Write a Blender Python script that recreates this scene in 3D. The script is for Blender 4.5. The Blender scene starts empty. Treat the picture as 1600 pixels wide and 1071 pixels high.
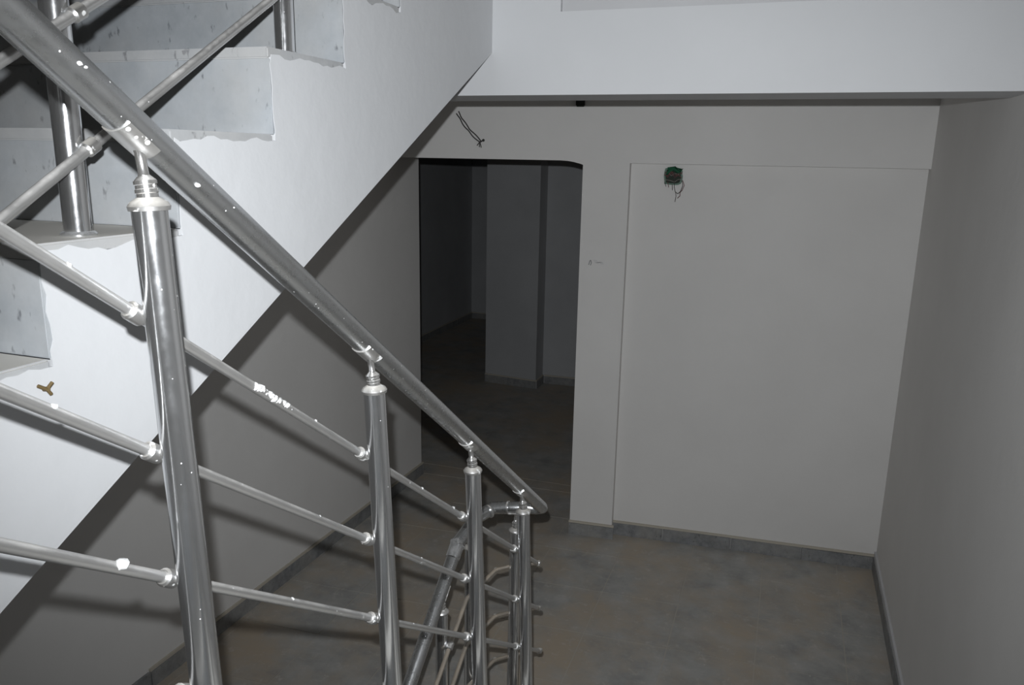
import bpy, bmesh, math, random
from mathutils import Vector, Matrix
random.seed(7)
scene = bpy.context.scene
COL = scene.collection

# ------------------------------------------------------------------ camera
CAM = Vector((-0.6020, -4.2878, 2.1351))
RT = Vector((0.9431, 0.3322, 0.0174)); UP = Vector((-0.0928, 0.2126, 0.9727)); FW = Vector((-0.3194, 0.9189, -0.2313))
RT.normalize(); FW = (FW - RT * FW.dot(RT)).normalized(); UP = RT.cross(FW).normalized()
cd = bpy.data.cameras.new('camera'); cd.sensor_width = 36.0; cd.lens = 36.0 * 1227.87 / 1600; cd.clip_start = 0.02
cam = bpy.data.objects.new('camera', cd); COL.objects.link(cam)
cam.matrix_world = Matrix(((RT.x, UP.x, -FW.x, CAM.x), (RT.y, UP.y, -FW.y, CAM.y), (RT.z, UP.z, -FW.z, CAM.z), (0, 0, 0, 1)))
scene.camera = cam

# ------------------------------------------------------------------ light: the camera's own pop-up flash, and a dim stairwell
w = bpy.data.worlds.new('world'); scene.world = w; w.use_nodes = True
w.node_tree.nodes['Background'].inputs[0].default_value = (1.0, 0.93, 0.85, 1); w.node_tree.nodes['Background'].inputs[1].default_value = 0.02
fl = bpy.data.lights.new('camera_flash', 'SPOT'); fl.energy = 178; fl.color = (0.94, 0.972, 1.0)
fl.spot_size = math.radians(101); fl.spot_blend = 1.0; fl.shadow_soft_size = 0.009
fo = bpy.data.objects.new('camera_flash', fl); COL.objects.link(fo)
fo.location = CAM + UP * 0.075 - RT * 0.024
fo.rotation_euler = (FW + RT * 0.055 + UP * 0.05).to_track_quat('-Z', 'Y').to_euler()
scene.view_settings.view_transform = 'Standard'; scene.view_settings.look = 'None'
scene.view_settings.exposure = 0.0; scene.view_settings.gamma = 1.0
scene.view_settings.use_curve_mapping = False

# ------------------------------------------------------------------ measured sizes (metres)
XS = -1.602            # right face of the upper flight
YS, ZS, G, RI = -3.4636, 2.0019, 0.2802, 0.1671     # a nosing of the upper flight, going, riser
XL, LA = -2.834, 0.0248      # left wall: X = XL + LA*Y
YB, YB2, ZB = -1.671, -1.406, 2.334     # beam front, back, bottom
ZL, XP, XO, EP, FA = 2.108, -1.415, -1.659, 0.070, 0.0787
lx = lambda y: XL + LA * y

# ------------------------------------------------------------------ materials
def mat(name, rough=0.8, metal=0.0, col=(.8, .8, .8)):
    m = bpy.data.materials.new(name); m.use_nodes = True
    b = m.node_tree.nodes['Principled BSDF']
    b.inputs['Base Color'].default_value = (*col, 1); b.inputs['Roughness'].default_value = rough; b.inputs['Metallic'].default_value = metal
    return m, m.node_tree, b
def node(t, kind, **kw):
    n = t.nodes.new(kind)
    for k, v in kw.items():
        if k in n.inputs: n.inputs[k].default_value = v
        else: setattr(n, k, v)
    return n
def ramp(t, fac, stops):
    r = t.nodes.new('ShaderNodeValToRGB'); e = r.color_ramp.elements
    while len(e) < len(stops): e.new(0.5)
    for el, (p, c) in zip(e, stops): el.position = p; el.color = (*c, 1) if len(c) == 3 else c
    t.links.new(fac, r.inputs[0]); return r
def mix(t, fac, a, b):
    n = t.nodes.new('ShaderNodeMix'); n.data_type = 'RGBA'
    for sock, v in ((n.inputs[0], fac), (n.inputs[6], a), (n.inputs[7], b)):
        if hasattr(v, 'links'): t.links.new(v, sock)
        else: sock.default_value = v if isinstance(v, float) else (*v, 1)
    return n.outputs[2]
def coords(t, scale=(1, 1, 1)):
    tc = t.nodes.new('ShaderNodeNewGeometry'); mp = t.nodes.new('ShaderNodeMapping'); mp.inputs['Scale'].default_value = scale
    t.links.new(tc.outputs['Position'], mp.inputs[0]); return mp.outputs[0]
def noise(t, co, scale, detail=5, rough=.55):
    n = node(t, 'ShaderNodeTexNoise', Scale=scale, Detail=detail, Roughness=rough); t.links.new(co, n.inputs['Vector']); return n.outputs['Fac']
def bump(t, b, h, strength, dist=.002):
    n = node(t, 'ShaderNodeBump', Strength=strength, Distance=dist); t.links.new(h, n.inputs['Height']); t.links.new(n.outputs[0], b.inputs['Normal'])

def plaster(name, a, c):
    m, t, b = mat(name, .88); co = coords(t)
    r = ramp(t, noise(t, co, 2.2), [(.35, a), (.7, c)])
    t.links.new(r.outputs[0], b.inputs['Base Color']); b.inputs['Specular IOR Level'].default_value = .25
    bump(t, b, noise(t, co, 14, 4), .25, .006)
    return m
M = {}
M['white'] = plaster('white_plaster', (.665, .672, .685), (.70, .707, .72))
M['wall'] = plaster('wall_plaster', (.72, .705, .687), (.76, .745, .727))
M['raw'] = plaster('raw_plaster', (.56, .56, .57), (.62, .62, .63))
M['dim'] = plaster('dimmed_plaster', (.44, .445, .455), (.50, .505, .515))  # wall plaster darkened in colour so the room beyond the opening looks dim

def marble(name, base, dark, light, dust, dustamt, sc=1.0):
    m, t, b = mat(name, .45); co = coords(t)
    g = ramp(t, noise(t, co, 9 * sc, 8, .68), [(.3, base), (.7, light)])
    st = coords(t, (1, 1, .45))
    f = ramp(t, noise(t, st, 50 * sc, 3, .6), [(.635, (0, 0, 0)), (.71, (.8, .8, .8))])
    c = mix(t, f.outputs[0], g.outputs[0], dark)
    vn = node(t, 'ShaderNodeTexNoise', Scale=9.0 * sc, Detail=3.0); vn.noise_type = 'RIDGED_MULTIFRACTAL'; t.links.new(co, vn.inputs['Vector'])
    v = ramp(t, vn.outputs['Fac'], [(.82, (0, 0, 0)), (1.0, (.55, .55, .55))]); c = mix(t, v.outputs[0], c, light)
    d = ramp(t, noise(t, co, 2.6 * sc, 5, .65), [(.42, (0, 0, 0)), (.72, (1, 1, 1))])
    md = t.nodes.new('ShaderNodeMath'); md.operation = 'MULTIPLY'; md.inputs[1].default_value = dustamt; t.links.new(d.outputs[0], md.inputs[0])
    c = mix(t, md.outputs[0], c, dust)
    t.links.new(c, b.inputs['Base Color'])
    rr = ramp(t, d.outputs[0], [(0, (.4, .4, .4)), (1, (.8, .8, .8))]); t.links.new(rr.outputs[0], b.inputs['Roughness'])
    return m
M['riser'] = marble('grey_marble_riser', (.36, .385, .41), (.15, .16, .18), (.50, .525, .55), (.50, .48, .45), .5)
M['tread'] = marble('grey_marble_tread', (.40, .41, .42), (.22, .22, .23), (.52, .525, .53), (.50, .49, .475), .8)
def settled_dust(m, col):
    t = m.node_tree; b = t.nodes['Principled BSDF']; src = b.inputs['Base Color'].links[0].from_socket
    g = t.nodes.new('ShaderNodeNewGeometry'); sp = t.nodes.new('ShaderNodeSeparateXYZ'); t.links.new(g.outputs['Normal'], sp.inputs[0])
    f = ramp(t, sp.outputs['Z'], [(.6, (0, 0, 0)), (.95, (.85, .85, .85))])
    t.links.new(mix(t, f.outputs[0], src, col), b.inputs['Base Color']); b.inputs['Specular IOR Level'].default_value = .2
settled_dust(M['tread'], (.78, .75, .69))
M['skirt'] = marble('grey_marble_skirting', (.15, .155, .162), (.05, .05, .055), (.30, .305, .31), (.36, .34, .30), .5, 2.2)
def floor_mat():
    m, t, b = mat('dusty_grey_floor_tile', .6); co = coords(t)
    g = ramp(t, noise(t, co, 7, 7, .62), [(.25, (.26, .26, .255)), (.5, (.375, .37, .355)), (.78, (.49, .48, .46))])
    # dust trodden over the tiles, browner towards the doorway side
    d = ramp(t, noise(t, co, 1.9, 8, .68), [(.42, (0, 0, 0)), (.62, (1, 1, 1))])
    c = mix(t, d.outputs[0], g.outputs[0], (.44, .37, .29))
    s = ramp(t, noise(t, co, 17, 6, .75), [(.56, (0, 0, 0)), (.70, (.6, .6, .6))]); c = mix(t, s.outputs[0], c, (.55, .53, .50))
    vr = node(t, 'ShaderNodeTexVoronoi', Scale=6.0); t.links.new(co, vr.inputs['Vector'])
    k = ramp(t, vr.outputs['Distance'], [(.0, (1, 1, 1)), (.035, (0, 0, 0))]); c = mix(t, k.outputs[0], c, (.6, .58, .55))
    t.links.new(c, b.inputs['Base Color']); b.inputs['Specular IOR Level'].default_value = .3
    bump(t, b, noise(t, co, 60, 3), .15, .002)
    return m
M['floor'] = floor_mat()
M['grout'] = mat('dusty_joint', .95, 0, (.45, .42, .37))[0]
M['dust'] = mat('beige_dust', 1.0, 0, (.50, .46, .39))[0]

def steel(name, rough, base, dustcol, top, splat, blot, lo=.35, hi=.95, filmamt=.1, vs=70.0):
    m, t, b = mat(name, rough, 1.0, base); co = coords(t)
    geo = t.nodes.new('ShaderNodeNewGeometry'); sp = t.nodes.new('ShaderNodeSeparateXYZ'); t.links.new(geo.outputs['Normal'], sp.inputs[0])
    up = ramp(t, sp.outputs['Z'], [(lo, (0, 0, 0)), (hi, (top, top, top))])       # dust settled on upper sides
    nz = ramp(t, noise(t, co, 18, 5, .7), [(.35, (.35, .35, .35)), (.65, (1, 1, 1))])
    d = t.nodes.new('ShaderNodeMath'); d.operation = 'MULTIPLY'; t.links.new(up.outputs[0], d.inputs[0]); t.links.new(nz.outputs[0], d.inputs[1])
    vr = node(t, 'ShaderNodeTexVoronoi', Scale=vs); t.links.new(co, vr.inputs['Vector'])
    s1 = ramp(t, vr.outputs['Distance'], [(.0, (1, 1, 1)), (splat, (1, 1, 1)), (splat + .03, (0, 0, 0))])
    keep = ramp(t, vr.outputs['Color'], [(.62, (0, 0, 0)), (.66, (1, 1, 1))])
    m1 = t.nodes.new('ShaderNodeMath'); m1.operation = 'MULTIPLY'; t.links.new(s1.outputs[0], m1.inputs[0]); t.links.new(keep.outputs[0], m1.inputs[1])
    bl = ramp(t, noise(t, co, 26, 4, .7), [(blot, (0, 0, 0)), (blot + .05, (1, 1, 1))])      # paint smears
    m2 = t.nodes.new('ShaderNodeMath'); m2.operation = 'MAXIMUM'; t.links.new(m1.outputs[0], m2.inputs[0]); t.links.new(bl.outputs[0], m2.inputs[1])
    m3 = t.nodes.new('ShaderNodeMath'); m3.operation = 'MAXIMUM'; t.links.new(m2.outputs[0], m3.inputs[0]); t.links.new(d.outputs[0], m3.inputs[1])
    m4 = t.nodes.new('ShaderNodeMath'); m4.operation = 'MAXIMUM'; m4.inputs[1].default_value = filmamt; t.links.new(m3.outputs[0], m4.inputs[0]); m3 = m4
    film = ramp(t, noise(t, co, 40, 5, .7), [(.3, (rough, rough, rough)), (.75, (rough + .10,) * 3)]); t.links.new(film.outputs[0], b.inputs['Roughness'])
    pt = t.nodes.new('ShaderNodeBsdfDiffuse')
    t.links.new(mix(t, m2.outputs[0], dustcol, (.78, .78, .77)), pt.inputs['Color'])
    ms = t.nodes.new('ShaderNodeMixShader'); t.links.new(m3.outputs[0], ms.inputs[0]); t.links.new(b.outputs[0], ms.inputs[1]); t.links.new(pt.outputs[0], ms.inputs[2])
    t.links.new(ms.outputs[0], t.nodes['Material Output'].inputs['Surface'])
    return m
M['rail'] = steel('paint_flecked_steel_handrail', .24, (.68, .69, .70), (.42, .42, .41), .3, .09, .735, filmamt=.06, vs=95.0)
M['post'] = steel('steel_post', .12, (.86, .87, .885), (.58, .58, .58), .8, .07, .76, filmamt=.07, vs=90.0)
M['bar'] = steel('dusty_steel_bar', .34, (.74, .74, .735), (.60, .585, .565), 1.0, .08, .66, .05, .7, .16)
M['rbar'] = steel('brown_dusted_steel_bar', .34, (.66, .64, .61), (.47, .40, .32), 1.0, .08, .66, -.1, .6, .35)
M['cap'] = steel('dusty_steel_cap', .34, (.7, .7, .7), (.66, .63, .58), 1.0, .2, .60)
M['neck'] = steel('dusty_steel_neck', .16, (.8, .8, .8), (.62, .60, .57), 1.0, .15, .66, .55, .95)
M['blob'] = mat('dried_white_paint', .8, 0, (.8, .8, .79))[0]
M['green'] = mat('green_plastic', .45, 0, (.004, .085, .038))[0]
M['darkin'] = mat('dark_box_inside', .9, 0, (.035, .045, .035))[0]
M['black'] = mat('black_plastic', .6, 0, (.008, .008, .007))[0]
M['wire'] = mat('dark_wire', .6, 0, (.05, .045, .045))[0]
M['wirered'] = mat('red_wire', .6, 0, (.16, .06, .06))[0]
M['wiregrey'] = mat('grey_wire', .6, 0, (.22, .21, .19))[0]
M['pencil'] = mat('pencil_graphite', .9, 0, (.24, .24, .25))[0]
M['smudge'] = mat('grey_smudge', .9, 0, (.65, .64, .635))[0]
M['plug'] = mat('brown_wall_plug', .7, 0, (.16, .11, .045))[0]

# ------------------------------------------------------------------ mesh helpers
def link(name, me, parent=None, m=None, smooth=False):
    o = bpy.data.objects.new(name, me); COL.objects.link(o)
    if m: me.materials.append(m)
    if smooth:
        for p in me.polygons: p.use_smooth = True
        me.set_sharp_from_angle(angle=math.radians(38))
    if parent: o.parent = parent
    return o
def mesh(name, v, f):
    me = bpy.data.meshes.new(name); me.from_pydata([tuple(q) for q in v], [], f); me.validate()
    bm = bmesh.new(); bm.from_mesh(me); bmesh.ops.recalc_face_normals(bm, faces=bm.faces); bm.to_mesh(me); bm.free(); me.update(); return me
BOXF = [(0, 1, 2, 3), (7, 6, 5, 4), (0, 4, 5, 1), (1, 5, 6, 2), (2, 6, 7, 3), (3, 7, 4, 0)]
def hexa(name, q, z0, z1, m, parent=None):       # q: four XY corners
    return link(name, mesh(name, [(x, y, z0) for x, y in q] + [(x, y, z1) for x, y in q], BOXF), parent, m)
def box(name, x0, x1, y0, y1, z0, z1, m, parent=None, bev=0):
    o = hexa(name, [(x0, y0), (x1, y0), (x1, y1), (x0, y1)], z0, z1, m, parent)
    if bev:
        bm = bmesh.new(); bm.from_mesh(o.data); bmesh.ops.bevel(bm, geom=bm.edges[:], offset=bev, segments=2, affect='EDGES'); bm.to_mesh(o.data); bm.free()
    return o
def prism(name, prof, x0, x1, m, parent=None):   # prof: (y, z) outline, extruded along X
    n = len(prof); v = [(x0, y, z) for y, z in prof] + [(x1, y, z) for y, z in prof]
    f = [tuple(range(n)), tuple(range(2 * n - 1, n - 1, -1))] + [(i, (i + 1) % n, n + (i + 1) % n, n + i) for i in range(n)]
    return link(name, mesh(name, v, f), parent, m)
def tube_vf(pts, r, seg=20, rad=None):
    pts = [Vector(p) for p in pts]; n = len(pts); V = []; F = []
    T = [(pts[i + 1] - pts[i]).normalized() for i in range(n - 1)]
    ref = Vector((0, 0, 1)) if abs(T[0].z) < .9 else Vector((1, 0, 0))
    u = (ref - T[0] * ref.dot(T[0])).normalized()
    for i in range(n):
        a = T[max(i - 1, 0)]; b = T[min(i, n - 2)]
        tan = (a + b).normalized()
        if i: u = (u - a * u.dot(a)).normalized()
        w_ = a.cross(u)
        rr = rad[i] if rad else r
        for k in range(seg):
            th = 2 * math.pi * k / seg; off = (u * math.cos(th) + w_ * math.sin(th)) * rr
            d = a.dot(tan); off = off - a * (off.dot(tan) / d)       # mitre onto the joint plane
            V.append(pts[i] + off)
        u = (u - b * u.dot(b)).normalized()
    for i in range(n - 1):
        for k in range(seg): F.append((i * seg + k, i * seg + (k + 1) % seg, (i + 1) * seg + (k + 1) % seg, (i + 1) * seg + k))
    F.append(tuple(reversed(range(seg)))); F.append(tuple(range((n - 1) * seg, n * seg)))
    return V, F
def tube(name, pts, r, m, parent=None, seg=20, rad=None):
    V, F = tube_vf(pts, r, seg, rad); return link(name, mesh(name, V, F), parent, m, True)
def multi(name, lst, m, parent=None, smooth=True):
    V = []; F = []
    for v, f in lst:
        o = len(V); V += list(v); F += [tuple(i + o for i in q) for q in f]
    return link(name, mesh(name, V, F), parent, m, smooth)
def lathe_vf(base, prof, seg=20, axis=Vector((0, 0, 1))):
    axis = axis.normalized(); pts = [Vector(base) + axis * h for _, h in prof]
    ref = Vector((1, 0, 0)) if abs(axis.x) < .9 else Vector((0, 1, 0))
    u = (ref - axis * ref.dot(axis)).normalized(); w_ = axis.cross(u); V = []; F = []
    for p, (r, _) in zip(pts, prof):
        for k in range(seg):
            th = 2 * math.pi * k / seg; V.append(p + (u * math.cos(th) + w_ * math.sin(th)) * max(r, 1e-4))
    for i in range(len(prof) - 1):
        for k in range(seg): F.append((i * seg + k, i * seg + (k + 1) % seg, (i + 1) * seg + (k + 1) % seg, (i + 1) * seg + k))
    F.append(tuple(reversed(range(seg)))); F.append(tuple(range((len(prof) - 1) * seg, len(prof) * seg)))
    return V, F
def lathe(name, base, prof, m, parent=None, axis=Vector((0, 0, 1)), seg=20):
    V, F = lathe_vf(base, prof, seg, axis); return link(name, mesh(name, V, F), parent, m, True)
def blob_vf(c, r, seed=0):
    rnd = random.Random(seed); bm = bmesh.new(); bmesh.ops.create_icosphere(bm, subdivisions=2, radius=1)
    s = Vector((r * rnd.uniform(.8, 1.3), r * rnd.uniform(.8, 1.3), r * rnd.uniform(.7, 1.1)))
    V = [Vector(c) + Vector((v.co.x * s.x, v.co.y * s.y, v.co.z * s.z)) * rnd.uniform(.85, 1.15) for v in bm.verts]
    bm.verts.index_update(); F = [tuple(v.index for v in f.verts) for f in bm.faces]; bm.free(); return V, F
def empty(name, loc, label, cat, group=None):
    o = bpy.data.objects.new(name, None); COL.objects.link(o); o.location = loc; o.empty_display_size = .1
    o['label'] = label; o['category'] = cat
    if group: o['group'] = group
    return o
def settle(root):                                # children were modelled in world space: keep them there
    inv = Matrix.Translation(-root.location)
    for c in root.children: c.matrix_parent_inverse = inv
def struct(o, label=None, cat=None):
    o['kind'] = 'structure'
    if label: o['label'] = label
    if cat: o['category'] = cat
    return o
def tag(o, label, cat, group=None):
    o['label'] = label; o['category'] = cat
    if group: o['group'] = group
    return o

# ------------------------------------------------------------------ the setting
ROT = math.atan(FA); CR, SR = math.cos(ROT), math.sin(ROT)
def far(x, y): return (x * CR - y * SR, x * SR + y * CR)     # far wall runs slightly askew
TOP = 5.4
def farbox(name, x0, x1, y0, y1, z0, z1, m, parent=None): return hexa(name, [far(x0, y0), far(x1, y0), far(x1, y1), far(x0, y1)], z0, z1, m, parent)

wf = struct(farbox('wall_far', XP - .02, .16, 0, .17, 0, 2.72, M['wall']), 'pale plastered far wall with a shallow recessed panel', 'wall')
farbox('pilaster', XO, XP, -EP, .17, 0, ZL, M['wall'], wf)
# lintel, its lower edge sagging where the plaster rounds into the pilaster
lo = []
for x in [-3.02, -2.6, -2.2, -1.95, -1.78, -1.74, -1.71, -1.68, XO]:
    s = max(0, (x + 1.78) / (XO + 1.78)); lo.append((x, ZL + .008 - .02 * s * s))
lo += [(XO + .0004, ZL), (XP, ZL), (.16, ZL)]
n = len(lo); V = []
for y in (-EP, .17):
    V += [(*far(x, y), z) for x, z in lo] + [(*far(x, y), 2.72) for x, z in lo]
F = []
for i in range(n - 1):
    F += [(i, i + 1, n + i + 1, n + i), (2 * n + i + 1, 2 * n + i, 3 * n + i, 3 * n + i + 1), (i + 1, i, 2 * n + i, 2 * n + i + 1), (n + i, n + i + 1, 3 * n + i + 1, 3 * n + i)]
F += [(0, n, 3 * n, 2 * n), (n - 1, 3 * n - 1, 4 * n - 1, 2 * n - 1)]
link('lintel', mesh('lintel', V, F), wf, M['wall'])

struct(box('wall_right', 0, .16, -5.7, .03, -.25, TOP, M['wall']), 'grey plastered right wall beside the lower flight', 'wall')
struct(hexa('wall_left', [(lx(-5.7) - .2, -5.7), (lx(-5.7), -5.7), (lx(.273), .273), (lx(.273) - .2, .273)], -1.7, TOP, M['wall']), 'plastered left wall under the upper flight, crossed by railing shadows', 'wall')
struct(box('wall_back', -3.2, .16, -5.85, -5.7, -1.7, TOP, M['wall']), 'plastered back wall behind the half landing', 'wall')
# floor and its tiles
fl0 = struct(box('floor', -4.75, .02, -2.13, 5.5, -.2, -.0016, M['grout']), 'dusty grey tiled floor of the hall', 'floor')
T, TX, SH = .3765, -.193, .055
gap = .0022
def ygrid(j, x): return -.322 + T * (j + 1) + SH * (x + .19) - T
cnt = 0
for i in range(-1, 9):
    for j in range(-5, 3):
        x1 = TX - i * T + (T if False else 0); x0 = x1 - T
        x0c, x1c = max(x0 + gap, -2.93), min(x1 - gap, -.004)
        if x1c - x0c < .02: continue
        q = []
        for x, jj, s in ((x0c, j, 1), (x1c, j, 1), (x1c, j + 1, -1), (x0c, j + 1, -1)):
            q.append((x, max(min(ygrid(jj, x) + s * gap, .45), -2.13)))
        if (q[3][1] - q[0][1]) < .02: continue
        h = random.uniform(-.0008, .0008)
        hexa('floor_tile', q, -.02, h, M['floor'], fl0); cnt += 1
box('corridor_floor', -4.7, .02, .455, 5.45, -.02, 0, M['floor'], fl0)
# corridor beyond the opening
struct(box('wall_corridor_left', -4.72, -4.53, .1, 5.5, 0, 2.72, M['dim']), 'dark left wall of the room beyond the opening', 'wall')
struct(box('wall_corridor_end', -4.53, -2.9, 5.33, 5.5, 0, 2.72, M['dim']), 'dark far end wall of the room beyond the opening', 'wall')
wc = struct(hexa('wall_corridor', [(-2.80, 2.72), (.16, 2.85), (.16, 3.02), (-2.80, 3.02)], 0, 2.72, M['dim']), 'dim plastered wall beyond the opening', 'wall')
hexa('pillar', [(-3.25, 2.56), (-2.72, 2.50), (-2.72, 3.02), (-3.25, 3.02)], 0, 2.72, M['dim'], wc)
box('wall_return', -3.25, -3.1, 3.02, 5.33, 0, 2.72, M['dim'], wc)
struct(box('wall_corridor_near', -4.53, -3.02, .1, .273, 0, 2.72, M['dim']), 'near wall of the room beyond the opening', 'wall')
# upper floor slab, beam, roof
struct(box('ceiling', -4.75, .16, YB2, 5.5, 2.72, 2.985, M['wall']), 'flat plastered ceiling behind the beam', 'ceiling')
bmo = struct(box('trim_1', lx(-1.6) - .05, 0, YB, YB2, ZB, 2.592, M['white']), 'wide white plastered beam across the top under the upper landing', 'beam')
box('beam_upper_block', lx(-1.6) - .05, -1.365, YB, YB2, 2.592, 2.985, M['white'], bmo)
box('beam_recess', -1.365, 0, YB + .02, YB2, 2.592, 2.985, M['raw'], bmo)
struct(box('floor_upper', -4.75, 0, YB, 5.5, 2.985, 3.005, M['tread']), 'marble floor of the landing above', 'floor')
struct(box('ceiling_roof', -4.75, .16, -5.85, 5.5, TOP, TOP + .12, M['wall']), 'ceiling high over the stairwell', 'ceiling')
struct(box('wall_upper_far', -4.75, .16, .0, .17, 3.005, TOP, M['wall']), 'wall of the landing above', 'wall')

# skirting, one marble piece per joint, with a dusty plaster lip on top
HS = .072
def skirting(name, label, a, b, outward, offs, lipm='dust', liph=.012):
    a, b = Vector((*a, 0)), Vector((*b, 0)); d = b - a; L = d.length; d.normalize(); nrm = Vector((*outward, 0)).normalized()
    root = None; cuts = [0] + [c for c in offs if 0 < c < L] + [L]
    lip = [a + nrm * 0, b + nrm * 0, b + nrm * .010, a + nrm * .010]
    root = struct(hexa(name, [(p.x, p.y) for p in lip], HS, HS + liph, M[lipm]), label, 'skirting')
    for c0, c1 in zip(cuts, cuts[1:]):
        if c1 - c0 < .01: continue
        p0, p1 = a + d * (c0 + .0012), a + d * (c1 - .0012); th = .013 + random.uniform(-.001, .001)
        hexa('skirting_piece', [(p0.x, p0.y), (p1.x, p1.y), (p1.x + nrm.x * th, p1.y + nrm.y * th), (p0.x + nrm.x * th, p0.y + nrm.y * th)], -.004, HS + random.uniform(-.002, .002), M['skirt'], root)
    return root
fo_ = (SR, -CR)
skirting('baseboard_far', 'grey marble skirting along the far recessed panel', far(XP, 0), far(0, 0), fo_, [XP * -1 - 1.13, XP * -1 - .752, XP * -1 - .378])
skirting('baseboard_pilaster', 'short grey marble skirting at the foot of the pilaster', far(XO - .004, -EP), far(XP + .012, -EP), fo_, [])
skirting('baseboard_right', 'grey marble skirting along the right wall', (0, -1.95), (0, -.002), (-1, 0), [.2 + T * k for k in range(6)], 'raw', .028)
skirting('baseboard_left', 'grey marble skirting along the left wall', (lx(-2.13), -2.13), (lx(.285), .285), (1, -LA), [.32 + T * k for k in range(7)])
skirting('baseboard_left_end', 'grey skirting turning round the end of the left wall', (lx(.273), .273), (lx(.273) - .2, .273), (0, 1), [])
skirting('baseboard_pillar', 'dim marble skirting round the pillar beyond the opening', (-3.25, 2.56), (-2.72, 2.50), (-.11, -1), [])
skirting('baseboard_pillar_side', 'dim marble skirting on the side of the pillar', (-2.72, 2.50), (-2.72, 2.72), (1, 0), [])
skirting('baseboard_corridor', 'dim marble skirting on the wall beyond the opening', (-2.70, 2.722), (.0, 2.842), (.04, -1), [T * k for k in range(1, 8)])
skirting('baseboard_corridor_left', 'dim marble skirting along the far left wall of the dark room', (-4.53, .3), (-4.53, 5.33), (1, 0), [T * k for k in range(1, 14)])
skirting('baseboard_corridor_end', 'dim marble skirting on the end wall of the dark room', (-4.53, 5.33), (-3.25, 5.33), (0, -1), [T, 2 * T, 3 * T])

# ------------------------------------------------------------------ stairs
def flight(label, x0, x1, y0, z0, g, ri, nst, direction, soffit, plate_x=None, skip_plate=False):
    """nst risers; step k has its riser at y0+k*g*direction, tread top z0+(k+1)*ri; climbs along +direction"""
    onwall = x0 is None
    if onwall: x0 = -2.9
    s = direction; root = empty('staircase', ((x0 + x1) / 2, y0, z0), label, 'stairs')
    noses = [(y0 + k * g * s, z0 + (k + 1) * ri) for k in range(nst)]
    prof = [(y0 + .02 * s, z0)]
    for k, (y, z) in enumerate(noses):
        prof += [(y + .02 * s, z - .022), (y + (g + .02) * s, z - .022)] if k < nst - 1 else [(y + .02 * s, z - .022)]
    yl = noses[-1][0] + .02 * s
    prof += [(yl, soffit(yl)), (y0 + .02 * s, soffit(y0))]
    if abs(prof[-1][1] - prof[0][1]) < .005: prof.pop()
    pr = prism('stringer_body', prof, x0, x1, M['white'], root)
    for k, (y, z) in enumerate(noses):
        a, b = sorted((y, y + .018 * s)); box('riser', x0, x1, a, b, z - ri, z - .022, M['riser'], root, .0015)
        if k < nst - 1:
            a, b = sorted((y - .004 * s, y + g * s)); box('tread', x0, x1, a, b, z - .022, z, M['tread'], root, .003)
    if onwall:                                   # left ends follow the slightly skewed wall
        for c in root.children:
            for v in c.data.vertices:
                if v.co.x < -2.5: v.co.x += lx(v.co.y) + .003 + 2.9
    return root, noses

SOF = lambda y: ZS + .5052 * (y - YS) - .4364
y_first = YS - 2 * G; z_first = ZS - 3 * RI
up_stair, noses = flight('upper flight of grey marble steps with a white plastered side', None, XS, y_first, z_first, G, RI, 9, 1, SOF)
# ragged coat of plaster over the ends of the steps
rnd = random.Random(3); j = lambda a: rnd.uniform(-a, a)
out = []
for k, (y, z) in enumerate(noses):
    zb = z - RI
    for q in range(9): out.append((y + .0055 + j(.0035), zb - .012 + (RI - .002) * q / 8 + (j(.003) if 0 < q < 8 else 0)))
    if k < len(noses) - 1:
        ph = rnd.uniform(0, 6)
        for q in range(1, 16): out.append((y + G * q / 16, z - .013 + .004 * math.sin(ph + q * .8) + j(.0035)))
ye = YB + .0
out.append((ye, noses[-1][1] - .012)); out.append((ye, SOF(ye)))
for q in range(1, 12):
    y = ye + (noses[0][0] - ye) * q / 12; out.append((y, SOF(y) + j(.0012)))
out.append((noses[0][0], SOF(noses[0][0])))
pl = prism('plaster_side', out, XS - .003, XS + .0009, M['white'], up_stair)
ya = noses[-1][0] + .0205
prism('landing_return', [(ya, SOF(ya)), (YB - .001, SOF(YB)), (YB - .001, 2.985), (ya, 2.985)], lx(-1.6) + .004, XS, M['white'], up_stair)
settle(up_stair)

LG, LR, LY = .255, .1669, -1.95
SOF2 = lambda y: .0 if y > -2.2 else (-(y + 2.2)) * .62
low_stair, _ = flight('lower flight of marble steps going down to the hall floor, below the frame', -1.345, -.015, LY, 0.0, LG, LR, 9, -1, SOF2)
settle(low_stair)
struct(box('floor_landing', lx(-5) - .02, 0, -5.7, LY - 8 * LG - .001, 1.32, 1.502, M['tread']), 'marble half landing between the flights', 'floor')
dn_stair, _ = flight('flight of marble steps leading down under the upper flight', None, -1.50, -2.135 - 8 * .27, -1.502, .27, .1669, 9, 1, lambda y: -1.7)
settle(dn_stair)
# the skirting steps down with the descending flight
hexa('skirting_piece', [(lx(-2.2), -2.25), (lx(-2.135), -2.135), (lx(-2.135) + .013, -2.135), (lx(-2.2) + .013, -2.25)], -.16, HS, M['skirt'], bpy.data.objects['baseboard_left'])

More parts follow.
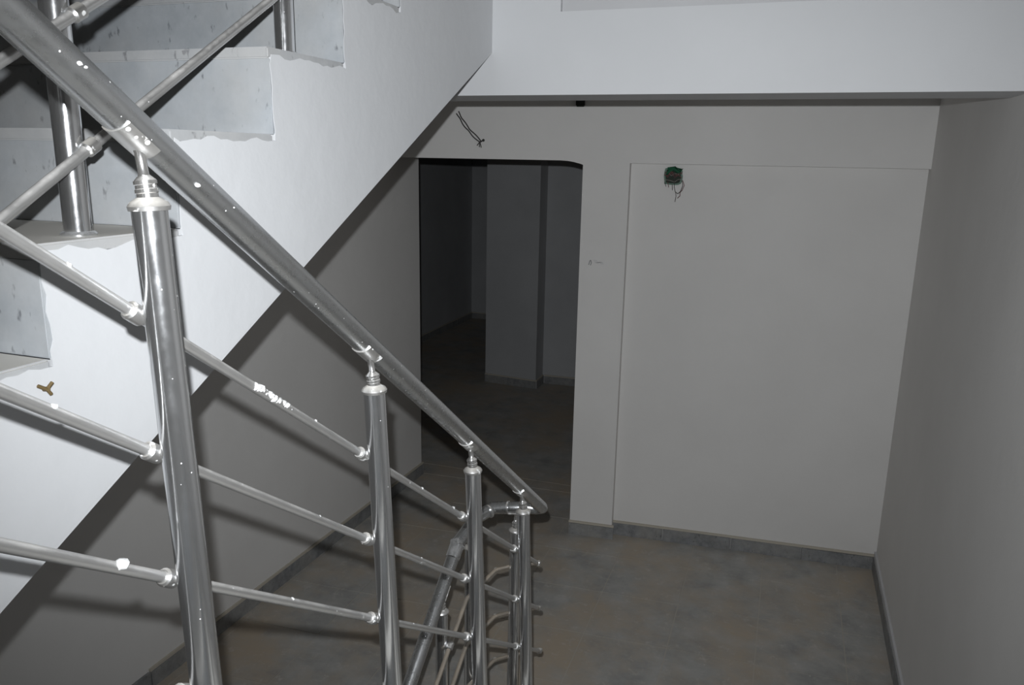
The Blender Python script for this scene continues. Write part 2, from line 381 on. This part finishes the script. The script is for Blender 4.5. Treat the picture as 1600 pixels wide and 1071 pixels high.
# ------------------------------------------------------------------ railings
PR, RR, BR = .0205, .0216, .0075
def make_post(root, top, base, railp, raildir, bars, side):
    """top: under the cap; base: foot; railp: handrail axis above the post; bars: points where bars pass"""
    top, base, railp = Vector(top), Vector(base), Vector(railp); ax = (top - base).normalized()
    p = tube('post', [base, top], PR, M['post'], root, 28)
    capo = lathe('post_cap', top, [(.0235, -.002), (.0245, .003), (.0215, .008), (.013, .013), (.011, .014)], M['cap'], p, ax)
    nk = top + ax * .012
    up = (railp - raildir * 0 - nk)
    L = max((railp - nk).length - RR, .012)
    d = (railp - nk).normalized()
    h = min(.022, L * .6); prof = [(.0122, 0), (.0122, h * .25), (.0133, h * .3), (.0133, h * .48), (.0122, h * .52), (.0122, h * .7), (.0133, h * .75), (.0133, h * .92), (.0118, h), (.0075, h + .004), (.0062, h + .006), (.0062, max(h + .007, L - .006)), (.011, L + .001)]
    lathe('post_neck', nk, prof, M['neck'], p, d)
    # saddle: half sleeve clasping the underside of the handrail
    rd = raildir.normalized(); u = (-d - rd * (-d).dot(rd)).normalized(); w_ = rd.cross(u); V = []; F = []; ns = 13
    for rr in (RR + .0005, RR + .0035):
        for s in (-.026, .026):
            for k in range(ns):
                th = math.radians(-52 + 104 * k / (ns - 1)); V.append(railp + rd * s + (u * math.cos(th) + w_ * math.sin(th)) * rr)
    for k in range(ns - 1):
        F += [(k, k + 1, ns + k + 1, ns + k), (2 * ns + k + 1, 2 * ns + k, 3 * ns + k, 3 * ns + k + 1), (k + 1, k, 2 * ns + k, 2 * ns + k + 1), (ns + k, ns + k + 1, 3 * ns + k + 1, 3 * ns + k)]
    F += [(0, ns, 3 * ns, 2 * ns), (ns - 1, 3 * ns - 1, 4 * ns - 1, 2 * ns - 1)]
    link('saddle', mesh('saddle', V, F), p, M['cap'], True)
    lathe('base_plate', base, [(.027, 0), (.027, .003), (.024, .006), (.0215, .007)], M['post'], p, ax)
    for bp, bd in bars:                          # clip: a sleeve round the bar and a peg into the post
        bp, bd = Vector(bp), Vector(bd).normalized(); t = (bp - base).dot(ax); pc = base + ax * t
        sl = tube_vf([bp - bd * .013, bp - bd * .010, bp + bd * .010, bp + bd * .013], .0118, 14, [.0095, .0122, .0122, .0095])
        pg = tube_vf([pc, bp], .006, 10)
        multi('bar_clip', [sl], M['cap'], p); multi('clip_peg', [pg], M['cap'], p)
    return p

# --- railing 1: beside the lower flight, nearest the camera
XR, LN, ZR, SLP, YR0 = -1.3168, .0403, 2.0708, .7133, -3.5439
RD = Vector((0, 1, -.7197))
railz = lambda y: 2.128 - .7197 * (y + 3.504)
XRAIL = -1.327
BO = [.1387, .3172, .4914, .662]
BX = lambda b: XR + LN * b - .030
bz = lambda y, b: ZR - SLP * (y - YR0) - b
R1 = empty('stair_railing', (-1.30, -2.09, .167), 'shiny steel stair railing in front, sloping down from upper left to the middle', 'railing')
YEND = -1.862
tube('handrail', [(XRAIL, -4.02, railz(-4.02)), (XRAIL, -1.905, railz(-1.905)), (XRAIL, -1.875, railz(-1.875)), (XRAIL, YEND, railz(YEND))], RR, M['rail'], R1, 32)
BD = Vector((0, 1, -SLP))
for yi, zi in zip((-3.5439, -3.0227, -2.5221, -2.0922), (1.168, .8345, .5007, .1669)):
    zt = ZR - SLP * (yi - YR0) - .004; dz = zt - zi
    clips = [((BX(b), yi - .012, bz(yi - .012, b)), BD) for b in BO if zt - b > zi - .05]
    make_post(R1, (XR, yi, zt), (XR + LN * dz, yi, zi), (XRAIL, yi, railz(yi) + .002), RD, clips, -1)
make_post(R1, (XR, -3.96, ZR - SLP * (-3.96 - YR0)), (XR + .035, -3.96, 1.333), (XRAIL, -3.96, railz(-3.96) + .002), RD, [], -1)
bars1 = []
for n_, b in enumerate(BO):
    bo = tube('bar', [(BX(b), -3.99, bz(-3.99, b)), (BX(b), -1.86, bz(-1.86, b))], BR, M['bar'], R1, 16); bars1.append(bo)
def bar_pt(b, y): return (BX(b), y, bz(y, b))
for n_, lst in enumerate(([(-3.645, .004), (-3.19, .0035), (-2.78, .004), (-2.60, .005)], [(-3.69, .004), (-3.2, .003), (-2.80, .003)], [(-3.632, .008), (-3.30, .003), (-2.86, .003)])):
    [multi('paint_blob', [blob_vf(Vector(bar_pt(BO[n_], y)) + Vector((.003, 0, .006)), r, int(-y * 100))], M['blob'], bars1[n_]) for y, r in lst]
# thick white paint smear on the top bar
multi('paint_smear', [blob_vf(Vector(bar_pt(BO[0], y)) + Vector((.001 + rnd.uniform(0, .003), 0, .002 + rnd.uniform(-.003, .002))), rnd.uniform(.004, .0075), int(-y * 999)) for y in [-3.345 + .0032 * k for k in range(26)]], M['blob'], bars1[0])['kind'] = 'stuff'
hr = [c for c in R1.children if c.name.startswith('handrail')][0]
[multi('paint_blob', [blob_vf(Vector((XRAIL + .008, y, railz(y))) + Vector((.012, -.006, .004 + dz)), r, int(-y * 77))], M['blob'], hr) for y, r, dz in ((-3.626, .0034, 0), (-3.619, .0026, .002), (-3.465, .0028, -.012), (-3.40, .002, .004))]
settle(R1)

# --- railing 2: turns round the bottom and goes down under the upper flight
R2 = empty('stair_railing', (-1.56, -1.95, 0), 'steel stair railing turning back at the bottom and going down behind the front railing', 'railing')
A = Vector((XRAIL, YEND, railz(YEND))); B = Vector((-1.49, -1.872, .920)); Cc = Vector((-1.537, -1.945, .905)); D = Vector((-1.56, -2.054, .858)); E_ = Vector((-1.56, -3.25, .858 - 1.196 * .787))
tube('elbow', [A - (D - Cc) * 0 - RD.normalized() * .012, A + Vector((-.004, .016, -.010)), A + Vector((-.026, .014, -.016)), A.lerp(B, .35), A.lerp(B, .8), B], RR - .0012, M['rail'], R2, 24)
tube('elbow', [A.lerp(B, .72), B + Vector((-.012, -.004, -.002)), Cc, Cc.lerp(D, .55), D + (D - Cc).normalized() * .004], RR + .0004, M['rail'], R2, 24)
multi('elbow_joint', [blob_vf(D, RR * 1.04, 5)], M['post'], R2)
def ringseam(p, d, r=RR + .0022): return tube_vf([p - d * .0025, p + d * .0025], r, 24)
for sp_, sd_ in ((A.lerp(B, .72), B - A), (B.lerp(Cc, .35), Cc - B), (Cc.lerp(D, .3), D - Cc)): multi('elbow_seam', [ringseam(sp_, sd_.normalized())], M['cap'], R2)
d2 = (E_ - D).normalized()
tube('rail_sleeve', [D + d2 * .004, D + d2 * .012, D + d2 * .055, D + d2 * .058], RR, M['post'], R2, 24, [RR, RR + .003, RR + .003, RR])
tube('handrail', [D, E_], RR, M['rail'], R2, 28)
offs = [0, .1785, .3527, .529]
for n_, b in enumerate(BO):
    e0 = Vector((BX(b), -1.86, bz(-1.86, b)))
    zc = .6675 - offs[n_] * 1.06; b1 = Vector((-1.495, -1.852, zc)); b2 = Vector((-1.53, -2.046, .650 - offs[n_]))
    b3 = b2 + Vector((0, -1.2, -1.2 * .66))
    m1 = b1 + Vector((.006, 0, 0)); k1 = (b2 - b1).normalized()
    bb = tube('bar', [e0, e0 + Vector((-.001, .022, -.016)), e0 + Vector((-.014, .028, -.022)), e0.lerp(b1, .55) + Vector((0, .006, 0)), m1, b1 + k1 * .012, b2 - k1 * .006, b2 + (b3 - b2).normalized() * .006, b3], BR, M['rbar'], R2, 14)
    multi('elbow_knob', [blob_vf(e0 + Vector((.001, .022, -.014)), .0115, 3 + n_)], M['cap'], bb); multi('elbow_knob', [blob_vf(b1, .0095, 8 + n_)], M['cap'], bb)
bd = Vector((-1, 0, -.1))
zc = lambda n_: .6975 - offs[n_] * 1.04
make_post(R2, (-1.416, -1.872, .845), (-1.416, -1.872, 0), A.lerp(B, .55), (B - A), [((-1.425, -1.85, zc(k)), bd) for k in range(4)], 1)
r2z = lambda y: D.z + (y - D.y) * .787
BD2 = Vector((0, -1, -.66)); b1y = lambda y, k: (-1.53, y, .650 - offs[k] + (y + 2.046) * .66)
pj = Cc.lerp(D, .3); make_post(R2, (pj.x, pj.y, pj.z - .085), (pj.x, pj.y, 0), pj, (D - Cc), [((-1.520, pj.y - .006, .652 - offs[k]), Vector((-.18, -1, -.09))) for k in range(3)], 1)
make_post(R2, (-1.56, -2.186, .675), (-1.56, -2.186, -.167), (-1.56, -2.186, r2z(-2.186)), d2, [(b1y(-2.186, k), BD2) for k in range(4)], 1)
make_post(R2, (-1.56, -2.72, r2z(-2.72) - .085), (-1.56, -2.72, -.50), (-1.56, -2.72, r2z(-2.72)), d2, [(b1y(-2.72, k), BD2) for k in range(4)], 1)
settle(R2)

# --- railing 3: on the upper flight
R3 = empty('stair_railing', (-1.652, -3.34, ZS), 'steel stair railing standing on the upper marble steps at upper left', 'railing')
U3 = Vector((0, 1, .6)); X3 = -1.652; XB3 = -1.622
ub = lambda y, k: 2.142 + (y + 3.325) * .617 + .192 * k
tube('handrail', [(X3, -4.0, ub(-4.0, 0) + .84), (X3, -1.85, ub(-1.85, 0) + .84)], RR, M['rail'], R3, 24)
for y, zb in ((-3.345, ZS), (-2.775, ZS + 2 * RI), (-2.215, ZS + 4 * RI)):
    make_post(R3, (X3, y, zb + .90), (X3, y, zb), (X3, y, ub(y, 0) + .84), U3, [((XB3, y + .012, ub(y + .012, k)), U3) for k in range(4)], 1)
for k in range(4):
    tube('bar', [(XB3, -3.98, ub(-3.98, k)), (XB3, -1.9, ub(-1.9, k))], BR + .001, M['bar'], R3, 16)
settle(R3)

# ------------------------------------------------------------------ small things
def fw3(x, y, z): a = far(x, y); return Vector((a[0], a[1], z))
# green electrical box with loose wires on the recessed panel
gb = empty('junction_box', fw3(-1.197, -.006, 2.045), 'green electrical box stuffed with loose wires on the far panel', 'junction box')
c = (-1.197, 2.047)
ring = []
for k in range(24):
    th = 2 * math.pi * k / 24; r = .047 * (1 / max(abs(math.cos(th)), abs(math.sin(th)))) ** .62 * random.Random(k).uniform(.97, 1.04); ring.append((math.cos(th) * r, math.sin(th) * r * .95))
V = []; F = []
for s, y in ((1, .002), (1, -.010), (.82, -.010), (.80, .001)):
    V += [fw3(c[0] + a * s, y, c[1] + b * s) for a, b in ring]
for l in range(3):
    for k in range(24): F.append((l * 24 + k, l * 24 + (k + 1) % 24, (l + 1) * 24 + (k + 1) % 24, (l + 1) * 24 + k))
link('box_rim', mesh('box_rim', V, F), gb, M['green'])
V = [fw3(c[0] + a * .81, -.004, c[1] + b * .81) for a, b in ring] + [fw3(c[0], -.0045, c[1])]
link('box_back', mesh('box_back', V, [(k, (k + 1) % 24, 24) for k in range(24)]), gb, M['darkin'])
for lst in ([(-.036, .012), (.0, .038), (.034, .015), (.04, .034), (.008, .042), (-.03, .036)],):
    V, F = tube_vf([fw3(c[0] + a, -.014, c[1] + b) for a, b in lst], .008, 8); link('green_lid', mesh('green_lid', V, F), gb, M['green'], True)
tangle = []
for s in range(5):
    rr = random.Random(20 + s); y0 = rr.uniform(-.03, .015)
    pts = [(-.045 + .018 * q, y0 + rr.uniform(-.012, .012)) for q in range(6)]
    tangle.append(([fw3(c[0] + a, -.016 - .006 * rr.random(), c[1] + b) for a, b in pts], M['wiregrey'] if s % 2 else M['wirered']))
tangle += [([fw3(c[0] + a, -.022 - .01 * i, c[1] + b) for i, (a, b) in enumerate(l)], m_) for l, m_ in (
    ([(.005, .02), (.008, -.02), (.011, -.055), (.018, -.078), (.032, -.086), (.045, -.074), (.055, -.045), (.050, -.018)], M['wire']),
    ([(.018, -.078), (.022, -.10), (.019, -.128)], M['wire']),
    ([(.050, -.02), (.060, -.045), (.052, -.068), (.042, -.08), (.043, -.096), (.032, -.108)], M['wirered']),
    ([(-.04, -.03), (-.032, -.052)], M['wire']), ([(-.025, -.03), (-.018, -.056)], M['wirered']), ([(-.002, -.04), (.002, -.07)], M['wire']))]
for pts, m_ in tangle: tube('wire', pts, .0016, m_, gb, 8)
settle(gb)
# twisted wires hanging out of a hole in the lintel
wl = empty('loose_wires', fw3(-2.235, -EP, 2.20), 'pair of twisted dark wires sticking out above the doorway', 'wires')
p0, p1 = Vector((-2.215, 2.205)), Vector((-2.345, 2.355))
for s in (1, -1):
    pts = []
    for q in range(15):
        t_ = q / 14; p = p0.lerp(p1, t_); nn = Vector((.75, .66)); sag = -.010 * math.sin(math.pi * t_)
        p = p + nn * (s * (.0035 + .005 * abs(math.sin(q * .55))) + sag * .5); pts.append(fw3(p.x, -EP - .012 - .022 * math.sin(math.pi * t_), p.y))
    tube('wire', [fw3(-2.205, -EP + .004, 2.213)] + pts, .0034, M['wire'], wl, 8)
for a, b in ((-.005, -.028), (-.018, -.020), (.006, -.030), (.020, .006)):
    tube('wire_end', [fw3(p0.x - .004, -EP - .012, p0.y), fw3(p0.x + a, -EP - .018, p0.y + b)], .0026, M['wire'], wl, 8)
lathe('wire_hole', fw3(-2.203, -EP + .001, 2.213), [(.008, 0), (.007, .002), (.003, .0025)], M['darkin'], wl, Vector((SR, -CR, 0)))
settle(wl)
# black box high on the far wall in the beam's shadow
bb = empty('electrical_outlet', fw3(-1.682, -EP, 2.42), 'small black electrical box high on the wall under the beam', 'outlet')
farbox('outlet_body', -1.704, -1.660, -EP - .022, -EP + .002, 2.392, 2.462, M['black'], bb)
farbox('outlet_lip', -1.700, -1.664, -EP - .020, -EP + .002, 2.386, 2.393, M['darkin'], bb)
settle(bb)
# pencilled scribble on the pilaster
pm = empty('pencil_mark', fw3(-1.595, -EP, 1.587), 'faint pencilled scribble on the pilaster beside the doorway', 'mark')
def stroke(name, pts, wd, m_, y):
    V = []; F = []
    for i, (x, z) in enumerate(pts):
        V += [fw3(x - wd / 2, y, z), fw3(x + wd / 2, y, z)]
        if i: k = 2 * i; F.append((k - 2, k - 1, k + 1, k))
    return link(name, mesh(name, V, F), pm, m_)
stroke('scribble', [(-1.608, 1.574), (-1.603, 1.594), (-1.598, 1.600), (-1.594, 1.586), (-1.598, 1.572)], .004, M['pencil'], -EP - .0008)
stroke('smudge', [(-1.575, 1.602), (-1.565, 1.585), (-1.545, 1.592), (-1.535, 1.580)], .02, M['smudge'], -EP - .0006)
settle(pm)
# brown plug stuck in the plastered side of the upper flight
pg = empty('wall_plug', (XS, -3.482, 1.796), 'small brown plug stuck in the white side of the upper flight', 'plug')
tube('plug_stub', [(XS - .004, -3.478, 1.792), (XS + .012, -3.482, 1.796)], .0035, M['plug'], pg, 10)
tube('plug_stub', [(XS + .008, -3.494, 1.803), (XS + .010, -3.482, 1.795), (XS + .010, -3.476, 1.786)], .0026, M['plug'], pg, 10)
tube('plug_stub', [(XS + .009, -3.482, 1.794), (XS + .010, -3.472, 1.803)], .0026, M['plug'], pg, 10)
settle(pg)
